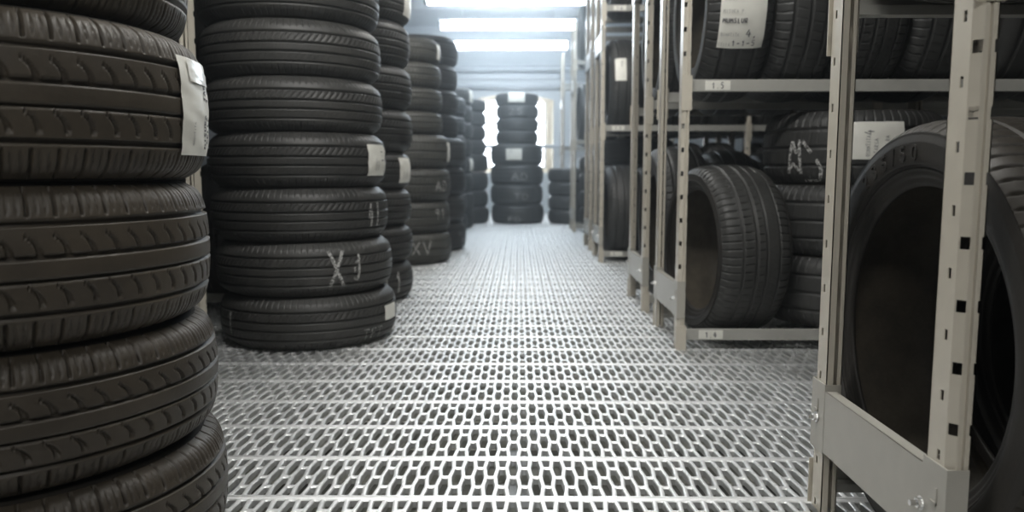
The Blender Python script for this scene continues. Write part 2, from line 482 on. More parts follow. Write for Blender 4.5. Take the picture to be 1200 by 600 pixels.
ORD = ['lowest', 'second', 'third', 'fourth', 'fifth', 'sixth', 'seventh', 'eighth', 'ninth', 'tenth']
def stack(design, c, tires, text, group, adj='black', jit=.012, gap=.0015, extra=None, wob=0):
    z = .001; out = []
    n = len(tires)
    for i, tt in enumerate(tires):
        th, R = tt[0], tt[1]
        dx = tt[2] if len(tt) > 2 else rng.uniform(-jit, jit); dy = tt[3] if len(tt) > 3 else rng.uniform(-jit, jit)
        d = tt[4] if len(tt) > 4 else design
        pos = 'lowest tire' if i == 0 else ('topmost tire' if i == n - 1 else ORD[i] + ' tire from the floor')
        note = (extra or {}).get(i, '')
        o = tire(d, (c[0] + dx, c[1] + dy, z), R, th - gap, rng.uniform(0, 6.28), False, f'{adj} {pos}{note} in {text}', group)
        z += th; out.append(o)
    return out

G1 = 'tires stacked along the aisle'
# first stack: big dusty SUV tires
s1 = stack('suv', (-.84, 1.22), [(.197, .335, .006, 0), (.195, .332, -.002, .004), (.222, .33, -.004, 0), (.226, .33, .0, 0), (.226, .322, -.018, .01), (.222, .325, -.01, 0)],
           'the wide stack nearest the camera', G1, 'dusty', extra={3: ' with crumpled paper'})
paper(s1[3], 9, .002, .165, .150, [('MISURA', .012, .062, .012, .0028, 1, .6), ('TARGA', .088, .062, .012, .0028, 1, .6), ('CELLA', .02, .043, .012, .0028, 1, .6), ('1-2', .085, .043, .018, .0032, 1, .6), ('QUANTITA', .015, .122, .006, .0010, 2, .6)], 'crumpled white paper sheet taped to the tread', .0005, 26, 24, True, 3)

def tape(o, phi, t, w, h):
    f = local_map(o, phi); mb = MB(); n, k = 10, 6
    for i in range(n + 1):
        for j in range(k + 1):
            a = -w / 2 + w * i / n; q = t - h / 2 + h * j / k
            mb.v.append(f(a, q, .0045 + .0006 * sin(q * 400 + a * 90)))
    for i in range(n):
        for j in range(k):
            b = i * (k + 1) + j; mb.f.append((b, b + k + 1, b + k + 2, b + 1)); mb.m.append(0)
    c = mb.build('tape', M['tape'], o, True); c['label'] = 'glossy strip of tape'
tape(s1[3], 8, .057, .10, .034)

# second stack: eco tires with chalk
s2 = stack('eco', (-.815, 2.95), [(.19, .328, .012, 0), (.192, .326, .0, 0), (.19, .325, -.012, 0), (.192, .325, -.016, 0), (.188, .325, -.026, 0), (.19, .325, -.03, 0), (.19, .325, -.032, 0), (.19, .325, -.03, 0), (.19, .325, -.03, 0)],
           'the stack bearing a chalked X', G1, 'black narrow-grooved')
chalk(s2[1], -56, .004, 'X', .125, .5, .012, label='white chalk X')
chalk(s2[1], -42, .0, 'J', .10, .35, .009, label='white chalk hook')
chalk(s2[2], -22, -.005, '4|', .085, .35, .009, label='white chalk figures')
chalk(s2[0], -132, .0, '|', .08, .3, .009, label='short white chalk stroke')
chalk(s2[0], -32, -.055, 'TFT', .04, .7, .005, label='faint chalk letters')
paper(s2[3], -14, .0, .145, .112, [('MISURA', .02, .088, .009, .0016, 2, .6), ('TARGA', .02, .07, .009, .0016, 2, .6), ('1-1', .05, .03, .02, .003, 1, .6)], 'white printed paper label', .001, 12, 10, True, 5)
paper(s2[0], -12, .01, .10, .055, [], 'small white sticker', .0006, 8, 6)

s3 = stack('eco', (-.855, 3.86), [(.186, .325), (.178, .322), (.178, .325), (.178, .324), (.2, .326), (.203, .328), (.208, .328), (.19, .326), (.19, .325)],
           'the stack just behind the chalked X stack', G1, 'black', .006)
chalk(s3[0], -44, .0, '|', .10, .4, .012, label='white chalk stroke')
chalk(s3[0], -30, .0, '1', .10, .4, .012, label='white chalk figure one')
paper(s3[3], -14, .0, .13, .12, [('TARGA', .02, .09, .009, .002, 2, .6), ('MISURA', .02, .06, .009, .002, 2, .6)], 'white paper label', .001, 10, 10, True)
paper(s3[7], -5, .0, .14, .13, [], 'white paper label', .001, 8, 8)

s4 = stack('grey', (-.80, 5.43), [(.211, .322), (.214, .320), (.22, .322), (.224, .324), (.156, .292, -.02, 0), (.156, .292, -.02, 0), (.165, .29, -.025, 0), (.163, .288, -.03, 0)],
           'the stack chalked AD, third behind the front one', G1, 'grey-black', .006)
chalk(s4[0], -62, .01, 'XV', .085, .75, .009, label='white chalk XV')
chalk(s4[1], -33, .02, '91', .07, .7, .008, label='white chalk 91')
chalk(s4[2], -31, -.01, 'AD', .07, .8, .008, label='white chalk letters AD')
paper(s4[3], -2, .0, .13, .13, [], 'white paper label', .001, 8, 8)
paper(s4[7], 0, .0, .16, .10, [], 'white paper label', .001, 8, 8)

s5 = stack('far', (-.75, 6.28), [(.222, .32), (.212, .322), (.225, .32), (.225, .32), (.185, .30, -.03, 0), (.185, .30, -.03, 0), (.19, .30, -.04, 0), (.215, .325, -.06, .02)],
           'the stack behind the AD stack', G1, 'grey-black', .006)
s6 = stack('far', (-.845, 7.93), [(.2, .32), (.2, .32), (.2, .318), (.2, .32), (.185, .315), (.185, .31), (.185, .31)],
           'the second stack behind the AD stack', G1, 'grey-black', .008)
s7 = stack('far', (-.82, 8.65), [(.2, .32), (.2, .32), (.2, .32), (.185, .318), (.185, .31), (.185, .312), (.185, .31), (.18, .31)],
           'the third stack behind the AD stack', G1, 'grey-black', .008)
paper(s7[3], -15, .0, .12, .13, [], 'white paper label', .001, 6, 6)
paper(s7[7], -15, .0, .12, .12, [], 'white paper label', .001, 6, 6)
s8 = stack('far', (-.69, 9.46), [(.2, .325), (.2, .325), (.22, .325), (.205, .325), (.165, .30), (.165, .30), (.165, .30), (.155, .30)],
           'the end stack before the window edge', G1, 'grey', .006)
sc = stack('far', (-.02, 9.46), [(.23, .318), (.232, .318), (.236, .32), (.246, .318), (.15, .258), (.153, .256), (.15, .256), (.145, .258)],
           'the lone stack closing the aisle', G1, 'grey', .006, extra={3: ' bearing a paper', 7: ''})
chalk(sc[0], -98, -.06, 'PD', .06, 1.3, .010, label='white chalk PD')
chalk(sc[1], -80, -.02, 'TD', .07, 1.2, .010, label='white chalk TD')
chalk(sc[2], -84, -.02, 'AD', .08, 1.2, .010, label='white chalk AD')
chalk(sc[6], -95, .0, '25', .07, 1.2, .008, label='faint chalk 25')
paper(sc[3], -96, .0, .19, .13, [('MISURA', .03, .09, .012, .003, 2, .6)], 'white paper sheet', .001, 8, 8)
paper(sc[7], -91, .02, .20, .125, [], 'white paper sheet', .001, 8, 8)
s9 = stack('far', (.635, 9.45), [(.165, .285), (.165, .285), (.17, .285), (.16, .285)], 'the low stack between lone stack and racks', G1, 'grey', .006)

# ------------------------------------------------------------------ racks
PITCH = .081
def slotted(mb, p, q, z0, z1, slots, mi=0):
    """vertical strip from profile point p to q; slots = (frac0, frac1, z offset, height)"""
    def P(f, z): return (p[0] + (q[0] - p[0]) * f, p[1] + (q[1] - p[1]) * f, z)
    if not slots:
        mb.poly([P(0, z0), P(1, z0), P(1, z1), P(0, z1)], mi); return
    f0, f1, off, hh = slots
    z = z0; k = 0
    while True:
        a = z0 + off + k * PITCH; b_ = a + hh
        if b_ > z1 - .01: break
        mb.poly([P(0, z), P(1, z), P(1, a), P(0, a)], mi)
        if f0 > 0: mb.poly([P(0, a), P(f0, a), P(f0, b_), P(0, b_)], mi)
        if f1 < 1: mb.poly([P(f1, a), P(1, a), P(1, b_), P(f1, b_)], mi)
        z = b_; k += 1
    mb.poly([P(0, z), P(1, z), P(1, z1), P(0, z1)], mi)

def upright_mesh(h, f):
    """channel open on its inner side (+y for f=1): aisle face at x=0, slotted chamfer, grooved outer face, two returns"""
    mb = MB()
    pr = [(.0125, .030), (0, .030), (0, -.013), (.0012, -.0145), (.0085, -.0225), (.0100, -.0235), (.0150, -.0235), (.0160, -.0195), (.0185, -.0195),
          (.0195, -.0235), (.0275, -.0235), (.0275, -.013), (.0275, .030), (.0190, .030)]
    R_ = (.045, .016)
    sl = {1: (.56, .74, .005, .014), 3: (0, 1, *R_), 4: (0, 1, *R_), 9: (.55, 1, *R_), 10: (0, .7, *R_)}
    pr = [(x, y * f) for x, y in pr]
    for i in range(len(pr) - 1):
        if f > 0 and i > 10: break                        # the outer uprights leave their inner flank open
        slotted(mb, pr[i], pr[i + 1], 0, h, sl.get(i))
    if f < 0: mb.f = [t[::-1] for t in mb.f]
    return mb
UPR = {}
def add_upright(parent, x, y, f, h=2.12):
    if f not in UPR: UPR[f] = upright_mesh(h, f).mesh('upright', M['paint'])
    o = link('upright', UPR[f], parent, (x, y, 0))
    s = o.modifiers.new('thick', 'SOLIDIFY'); s.thickness = .0017; s.offset = -1
    return o

BOLT = None
def bolt_mesh():
    mb = MB()
    hexa = [(cos(pi / 3 * k) * .0075, sin(pi / 3 * k) * .0075) for k in range(6)]
    mb.prism([(y, z) for y, z in hexa], 'x', -.0068, -.0002)
    mb.tube((-.0012, 0, 0), (-.0004, 0, 0), .0098, 16)
    mb.tube((-.016, 0, 0), (-.0065, 0, 0), .0042, 10)
    return mb.mesh('bolt', M['zinc'])
PAN = {}
def add_panel(parent, x, y0, y1, z0, z1):
    """plate joining two uprights on the aisle side, with a folded top lip and sleeves round the uprights"""
    global BOLT
    d = round(y1 - y0, 3); hh = round(z1 - z0, 3)
    if (d, hh) not in PAN:
        mb = MB(); t = .0018; e = .034
        mb.box(-t - .0004, -.0004, -.026, d + .026, 0, hh)                   # plate
        mb.box(-t - .0004, .018, e, d - e, hh - t, hh)                 # folded lip
        mb.box(.018 - t, .018, e, d - e, hh - .012, hh - t)
        mb.box(-t - .0004, .018, e, d - e, 0, t)
        for yy in (0, d):                                              # sleeves
            for sg in (-1, 1):
                y_ = yy + sg * (.0248 if (yy == 0) == (sg < 0) else .0312)
                mb.box(-t, .026, min(y_, y_ + sg * t), max(y_, y_ + sg * t), -.004, hh + .012)
            mb.box(-t - .0012, -.0006, yy - (.0265 if yy == 0 else .033), yy + (.033 if yy == 0 else .0265), -.004, hh + .012)
            # punched tab
            mb.box(-t - .0028, -t - .001, yy - .006, yy + .009, hh - .045, hh - .041)
            mb.box(-t - .0028, -t - .001, yy - .006, yy - .003, hh - .045, hh - .021)
        PAN[(d, hh)] = mb.mesh('side_panel', M['paint_side'])
    o = link('side_panel', PAN[(d, hh)], parent, (x, y0, z0))
    if BOLT is None: BOLT = bolt_mesh()
    for yy in (0, d):
        b = link('bolt', BOLT, o, (-.003, yy + (.0 if yy else .032), hh * .5)); b['label'] = 'zinc bolt with nut'
    return o

BEAMS = {}
def add_beam(parent, x0, x1, y, ztop, face=-1, tagtxt=None, tagx=.05, label=None):
    L = round(x1 - x0, 3)
    key = (L, face)
    if key not in BEAMS:
        mb = MB(); f = face
        pr = [(.015 * f, -.040), (.015 * f, -.003), (.012 * f, 0), (.009 * f, 0), (.009 * f, -.024), (-.015 * f, -.024), (-.015 * f, -.040)]
        if f > 0: pr = pr[::-1]
        mb.prism(pr[::-1], 'x', .004, L - .004)
        BEAMS[key] = mb.mesh('shelf_beam', M['beam'])
        cm = MB()
        for xa in (0, L):
            c = MB()
            a, bq = (.0, .004) if xa == 0 else (L - .004, L)
            c.box(a, bq, -.02, .02, -.105, .012)
            # front wing hooked on the upright
            w = (-.032, .004) if xa == 0 else (L - .004, L + .032)
            yy = (.0240 * f, .0264 * f); yy = (min(yy), max(yy))
            c.box(w[0], w[1], yy[0], yy[1], -.105, .012)
            cm.__dict__.setdefault('parts', []).append(c.mesh('connector', M['paint']))
        BEAMS[key + ('c',)] = cm.parts
    o = link('shelf_beam', BEAMS[key], parent, (x0, y, ztop))
    if label: o['label'] = label
    for me in BEAMS[key + ('c',)]: link('connector', me, o)
    if tagtxt:
        mb = MB(); w, h, yf = .086, .032, -.0162
        mb.box(tagx, tagx + w, yf, yf + .0006, -.0365, -.0365 + h)
        hg = .020; Lt = text_len(tagtxt, hg, .55)
        for st in text_strokes(tagtxt, tagx + w / 2 - Lt / 2, -.031, hg, .55):
            ribbon(mb, st, .0032, lambda s, q: (s, yf - .0005, q), 1)
        c = mb.build('shelf_tag', [M['paper'], M['ink']], o); c['label'] = f'white paper tag reading {tagtxt}'
    return o

LEV = (.074, .94, 1.74)
def rack(xs, y0, y1, label, tags={}, group='tire racks', levels=LEV, side=1):
    o = bpy.data.objects.new('tire_rack', None); COL.objects.link(o); o.location = (xs[0], y0, 0)
    tag(o, label, 'rack', group)
    X0 = xs[0]
    for x in xs:
        add_upright(o, x - X0, 0, 1); add_upright(o, x - X0, y1 - y0, -1)
        for z0, z1 in ((.118, .232), (1.44, 1.56)):
            add_panel(o, x - X0, 0, y1 - y0, z0, z1)
    for a, b in zip(xs[:-1], xs[1:]):
        for li, z in enumerate(levels):
            t = tags.get(li) if a == xs[0] else None
            add_beam(o, a - X0 + .0285, b - X0 - .001, 0, z, -1, t)
            add_beam(o, a - X0 + .0285, b - X0 - .001, y1 - y0, z, 1)
    return o
XR = .558
RK = {}
for k, (y0, y1, nb, lab, tg) in {
    1: (1.0, 1.41, 2, 'grey-beige steel rack beside the camera holding the 235/50 tire', {}),
    2: (2.722, 3.14, 2, 'grey-beige steel rack whose shelf beams carry tags 1.4 and 1.5', {0: '1.4', 1: '1.5'}),
    3: (3.49, 3.90, 2, 'grey-beige steel rack set back to back behind the 1.5 rack', {}),
    4: (5.40, 5.81, 2, 'grey-beige rack halfway down the aisle, a tagged tire on its shelf', {0: '1.8', 1: '1.9', 2: '1-6'}),
    5: (6.20, 6.61, 2, 'grey-beige rack back to back behind the halfway rack', {}),
    6: (8.05, 8.47, 1, 'pale steel rack near the end of the aisle with tires lying flat', {}),
    7: (10.15, 10.56, 1, 'pale steel rack against the bright end wall', {}),
}.items():
    RK[k] = (y0, y1)
    rack([XR + i for i in range(nb + 1)], y0, y1, lab, tg)
# rack along the dark wall behind the stacks
RK['L'] = (2.00, 2.41)
rack([-2.045, -1.021], 2.00, 2.41, 'grey slotted post rack behind the gap between the first two stacks', {})

G2 = 'tires standing on the racks'
def stand(k, lev, x, design, R, W, label, rz=None, yaw=0):
    y0, y1 = RK[k]; g = (y1 - y0) / 2 - .0155
    zc = LEV[lev] + sqrt(R * R - g * g) + .004
    return tire(design, (x, (y0 + y1) / 2, zc), R, W, rng.uniform(0, 6.28) if rz is None else rz, True, label, G2, (yaw, 0))

# lettering moulded on the big tire's sidewall
def sidewall_text(o, txt, psi0, r, hgt):
    D, rz, sr, sz = o_meta[o.name]
    cu = bpy.data.curves.new('lettering', 'FONT'); cu.body = txt; cu.size = hgt * 1.38; cu.extrude = .0014; cu.bevel_depth = .0005
    cu.space_character = 1.9
    ob = bpy.data.objects.new('lettering', cu); COL.objects.link(ob)
    bpy.context.view_layer.update()
    dg = bpy.context.evaluated_depsgraph_get()
    me = bpy.data.meshes.new_from_object(ob.evaluated_get(dg)); bpy.data.objects.remove(ob)
    # subdivided enough already: bend round the ring, viewed from -X
    side = o.children[1].data.copy()
    import bmesh
    bm = bmesh.new(); bm.from_mesh(me); bm2 = bmesh.new(); bm2.from_mesh(side)
    sw = D.sw
    def ax(rr):
        k = [i for i in range(len(sw)) if sw[i, 1] > D.r0 + .03]
        rs = sw[k, 1]; a = sw[k, 0]; od = np.argsort(rs)
        return float(np.interp(rr, rs[od], a[od]))
    vmap = {}
    for v in bm.verts:
        gx, gy, gz = v.co; rr = r + gy; psi = psi0 + gx / r
        wy, wz = -sin(psi) * rr, cos(psi) * rr          # world Y, Z about the axle
        # world: local z -> +X, local x -> -Z, local y -> +Y, before rz about the axle
        lx, ly = -wz, wy
        c, s_ = cos(-rz), sin(-rz)
        lx, ly = c * lx - s_ * ly, s_ * lx + c * ly
        lz = D.W / 2 - ax(rr) - gz - .0002
        vmap[v] = bm2.verts.new((lx, ly, lz))
    for f in bm.faces:
        try: nf = bm2.faces.new([vmap[v] for v in f.verts]); nf.material_index = 0
        except ValueError: pass
    bm2.to_mesh(side); bm.free(); bm2.free()
    o.children[1].data = side
    return side

t = stand(1, 0, XR + .047, 'cross', .345, .235, 'big black tire with 235/50 moulded on its sidewall in the near rack')
bpy.context.view_layer.update()
sidewall_text(t, '235/50', rad(-35), .279, .026)
stand(1, 0, XR + .047 + .239, 'gen', .335, .225, 'black tire just behind the 235/50 tire in the near rack')
stand(1, 0, XR + .047 + .239 + .229, 'gen', .335, .225, 'black tire third in behind the 235/50 tire')
stand(1, 1, XR + .047, 'cross', .335, .23, 'black tire on the near rack upper shelf, only its underside in view')
stand(1, 1, XR + .047 + .234, 'gen', .33, .22, 'second tire on the near rack upper shelf')

# rack 2, lower shelf
t = stand(2, 0, .648, 'sport', .32, .262, 'wide sport tire standing on the shelf tagged 1.4', 0.3, rad(9))
chalk(t, -160, .06, '-', .08, .9, .007, label='short chalk dash')
G3 = 'tires lying in a pile on the 1.4 shelf'
z = LEV[0] + .003; fl = []
for i in range(3):
    o = tire('gen', (1.236 + (-.002, .002, 0)[i], 2.93, z), .312, .252, rng.uniform(0, 6), False,
             ('lowest tire of the three lying flat on the 1.4 shelf', 'middle tire of the three lying flat on the 1.4 shelf', 'chalked and papered top tire of the three on the 1.4 shelf')[i], G3)
    fl.append(o); z += .2535
chalk(fl[2], -141, -.032, '#', .115, 1.35, .012, label='white chalk bars and hook')
paper(fl[2], -100, .02, .20, .125, [('MISURA', .02, .05, .013, .0018, 2, .6), ('TARGA', .02, .085, .013, .0018, 2, .6), ('QUANTITA', .01, .11, .013, .0018, 2, .5), ('4', .08, .10, .03, .003, 1, .6)], 'white paper label with print', .001, 12, 10, True, 9)
# rack 2, upper shelf: a row of standing tires
x = .622
first = ['with a handwritten paper sheet, first on the 1.5 shelf', 'second along the 1.5 shelf, beside the papered tire', 'third along the 1.5 shelf', 'fourth along the 1.5 shelf']
for i, (R, W) in enumerate(((.335, .222), (.33, .215), (.325, .232), (.325, .222))):
    o = stand(2, 1, x, ('gen', 'gen', 'sport', 'gen')[i], R, W, 'black tire ' + first[i])
    if i == 0:
        paper(o, -77.5, .0, .24, .150, [], 'white handwritten paper sheet', .0006, 20, 10, seed=11)
        pl = o.children[-1]
        # the writing, upright on the sheet: along local z (world X) and round the tread (world up)
        f = local_map(o, -77.5); mb = MB()
        def W_(txt, x_, y_, hg, sw, ink, ww):
            for st in text_strokes(txt, x_, y_, hg, ww):
                ribbon(mb, st, sw, lambda a, q: f(-q, a, .0058), ink, .004)
        W_('CELLA', -.070, -.112, .011, .0013, 1, .5)
        W_('1-1-5', -.030, -.110, .018, .0028, 0, .7)
        W_('QUANTITA', -.068, -.078, .011, .0013, 1, .5)
        W_('4,', .012, -.080, .024, .0036, 0, .7)
        W_('MUMSLUR', -.066, -.035, .014, .0030, 0, .65)
        W_('MISURA P.', -.066, -.005, .012, .0013, 1, .5)
        W_('TARGA', -.064, .034, .012, .0013, 1, .5)
        W_('MARCA', -.064, .072, .012, .0013, 1, .5)
        c = mb.build('lettering', [M['ink'], M['ink_print']], pl); c['label'] = 'black pen and grey printed writing'
    x += W + .004
x = 1.60
for i in range(3):
    o = stand(2, 1, x, 'far', .325, .22, ('black tire first past the middle post on the 1.5 shelf', 'black tire second past the middle post on the 1.5 shelf', 'black tire third past the middle post on the 1.5 shelf')[i]); x += .225
# rack 3
x = .615
for i, (R, W, d) in enumerate(((.36, .235, 'gen'), (.352, .225, 'gen'), (.35, .225, 'sport'))):
    stand(3, 0, x, d, R, W, 'black tire standing low behind the 1.4 shelf, ' + ('nearest the aisle', 'second from the aisle', 'third from the aisle')[i]); x += W + .004
x = .615
for i, (R, W) in enumerate(((.335, .225), (.33, .22), (.33, .22), (.33, .22))):
    stand(3, 1, x, 'gen' if i < 2 else 'far', R, W, 'black tire upper shelf behind the 1.5 shelf, ' + ('nearest the aisle', 'second from the aisle', 'third from the aisle', 'fourth from the aisle')[i]); x += W + .004
# rack 4
ORD2 = ['first in from the aisle', 'second in from the aisle', 'third in from the aisle', 'fourth in from the aisle', 'fifth in from the aisle', 'sixth in from the aisle', 'seventh in from the aisle', 'eighth in from the aisle']
XS8 = [.615 + .228 * i for i in range(4)] + [1.615 + .228 * i for i in range(4)]
for i, x in enumerate(XS8):
    stand(4, 0, x, 'gen' if i < 2 else 'far', .325 if i < 2 else .40, .222, 'black tire standing low in the halfway rack, ' + ORD2[i])
for i, x in enumerate(XS8):
    o = stand(4, 1, x, 'gen' if i < 2 else 'far', .33, .222, 'black tire on the halfway rack shelf, ' + ORD2[i] if i else 'black tire with white paper on the halfway rack shelf')
    if i == 0: paper(o, -106, -.045, .16, .075, [('TARGA', .02, .04, .012, .002, 2, .6)], 'white paper label', .001, 8, 6)
o = stand(4, 2, .62, 'gen', .32, .22, 'black tire on the top shelf of the halfway rack')
paper(o, -95, .02, .16, .10, [], 'white paper label', .001, 8, 6)
# rack 5
z = LEV[0] + .003
for i in range(4):
    tire('far', (.95, 6.405, z), .315, .2, rng.uniform(0, 6), False, ('lowest', 'second', 'third', 'topmost')[i] + ' tire lying flat in the rack behind the halfway rack', 'tires lying flat in the racks'); z += .2015
for i, x in enumerate(XS8):
    stand(5, 1, x, 'far', .33, .222, 'black tire on the shelf behind the halfway rack, ' + ORD2[i])
for i, x in enumerate(XS8[4:]):
    stand(5, 0, x, 'far', .33, .222, 'black tire standing low behind the halfway rack, ' + ORD2[4 + i])
# rack 6
z = LEV[0] + .003
for i in range(4):
    tire('far', (.95, 8.26, z), .315, .175, rng.uniform(0, 6), False, ('lowest', 'second', 'third', 'topmost')[i] + ' tire lying flat in the pale rack near the end wall', 'tires lying flat in the racks'); z += .1765
o = stand(6, 1, .62, 'far', .33, .22, 'black tire with white paper on the pale rack near the end')
paper(o, -95, .0, .17, .11, [], 'white paper label', .001, 6, 6)
o = stand(6, 2, .62, 'far', .33, .22, 'black tire on the top shelf of the pale rack')
paper(o, -100, .0, .20, .11, [], 'white paper label', .001, 6, 6)

# rack in the dark on the other side
for li, lv in enumerate(('lowest', 'middle', 'top')):
    for i in range(4):
        stand('L', li, -1.045 - .222 - .226 * i, 'far', .33, .222, f'added dark tire on the {lv} shelf behind the stacks, {ORD2[i]}')

RK['M'] = (3.50, 3.91)  # added rack, its tires block the bright view between the stacks
rack([-2.27, -1.25], 3.50, 3.91, 'grey rack added to darken the gap behind the second and third stacks', {})
for li, lv in enumerate(('lowest', 'middle', 'top')):
    for i in range(3):
        stand('M', li, -1.275 - .222 - .226 * i, 'far', .33, .222, f'added dark tire on the {lv} shelf behind the third stack, {ORD2[i]}')

# ------------------------------------------------------------------ room
XL, XRT, YB, YF, ZC, ZL = -2.6, 3.3, -2.6, 11.6, 2.72, -.62
def struct(mb, name, mats, smooth=False):
    o = mb.build(name, mats, None, smooth); o['kind'] = 'structure'; return o

mb = MB(); mb.box(XL - .2, XRT + .2, YB - .2, YF + .2, ZL - .1, ZL); struct(mb, 'ground_slab', M['concrete'])
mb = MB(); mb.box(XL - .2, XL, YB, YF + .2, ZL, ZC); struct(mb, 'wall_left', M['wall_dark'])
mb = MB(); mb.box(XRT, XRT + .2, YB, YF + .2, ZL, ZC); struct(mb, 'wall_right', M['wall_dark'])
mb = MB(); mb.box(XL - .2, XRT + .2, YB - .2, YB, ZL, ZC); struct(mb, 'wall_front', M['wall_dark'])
mb = MB(); mb.box(XL - .2, XRT + .2, YB - .2, YF + .2, ZC, ZC + .1)
for y in (1.0, 3.9, 6.7, 9.45): mb.box(XL, XRT, y - .07, y + .07, ZC - .2, ZC)
struct(mb, 'ceiling', M['ceil'])

# back wall with a splayed window opening under a flat arch
WX0, WX1, WZ0, WZ1 = -.60, .42, .66, 1.62
def arch_pts(x0, x1, zb, zt, rise, n=12):
    pts = [(x0, zb)]
    for i in range(n + 1):
        f = i / n; pts.append((x0 + (x1 - x0) * f, zt + rise * (1 - (2 * f - 1) ** 2)))
    pts.append((x1, zb)); return pts
mb = MB()
inner = arch_pts(WX0 - .09, WX1 + .09, WZ0 - .06, WZ1 + .04, .09)   # room side
outer = arch_pts(WX0, WX1, WZ0, WZ1, .07)                            # at the frame
n = len(inner)
y_ = YF; yo = YF + .19
mb.poly([(XL, y_, ZL), (inner[0][0], y_, ZL), (inner[0][0], y_, ZC), (XL, y_, ZC)])
mb.poly([(inner[-1][0], y_, ZL), (XRT, y_, ZL), (XRT, y_, ZC), (inner[-1][0], y_, ZC)])
mb.poly([(inner[0][0], y_, ZL), (inner[-1][0], y_, ZL), (inner[-1][0], y_, inner[-1][1]), (inner[0][0], y_, inner[0][1])])
for i in range(1, n - 2):
    a, b = inner[i], inner[i + 1]
    mb.poly([(a[0], y_, a[1]), (b[0], y_, b[1]), (b[0], y_, ZC), (a[0], y_, ZC)])
for i in range(n):
    a, b = inner[i], inner[(i + 1) % n]; c, d = outer[i], outer[(i + 1) % n]
    mb.poly([(a[0], y_, a[1]), (c[0], yo, c[1]), (d[0], yo, d[1]), (b[0], y_, b[1])], 1)
# thickness: outside skin
mb.poly([(XL, yo + .02, ZL), (XL, yo + .02, ZC), (outer[0][0], yo + .02, ZC), (outer[0][0], yo + .02, ZL)])
mb.poly([(outer[-1][0], yo + .02, ZL), (outer[-1][0], yo + .02, ZC), (XRT, yo + .02, ZC), (XRT, yo + .02, ZL)])
mb.poly([(outer[0][0], yo + .02, ZL), (outer[0][0], yo + .02, WZ0), (outer[-1][0], yo + .02, WZ0), (outer[-1][0], yo + .02, ZL)])
struct(mb, 'wall_back', [M['wall'], M['reveal']])
mb = MB()
for x in (WX0, -.27, .09, WX1 - .04): mb.box(x, x + .04, yo - .05, yo - .01, WZ0, WZ1 + .065)
for zz in (WZ0, .98, 1.32, WZ1 + .04): mb.box(WX0, WX1, yo - .045, yo - .012, zz, zz + .03)
w = struct(mb, 'window_1', M['frame'])
mb = MB(); mb.box(WX0, WX1, yo - .03, yo - .026, WZ0, WZ1 + .07); g = mb.build('pane', M['glass'], w)
# ledges and pipes across the end wall
mb = MB(); mb.tube((XL, YF - .14, 2.10), (XRT, YF - .14, 2.10), .045, 16); mb.box(XL, XRT, YF - .06, YF, 1.96, 2.03); struct(mb, 'trim_1', M['pipe'], False)
mb = MB(); mb.tube((XL, YF - .10, 1.85), (XRT, YF - .10, 1.85), .028, 14); struct(mb, 'trim_2', M['pipe'], True)
mb = MB(); mb.tube((-1.6, YF - .12, .98), (2.2, YF - .12, .98), .026, 14)
for x in (-1.4, .75, 1.9): mb.box(x, x + .03, YF - .12, YF, .965, .995)
struct(mb, 'trim_3', M['pipe'], True)

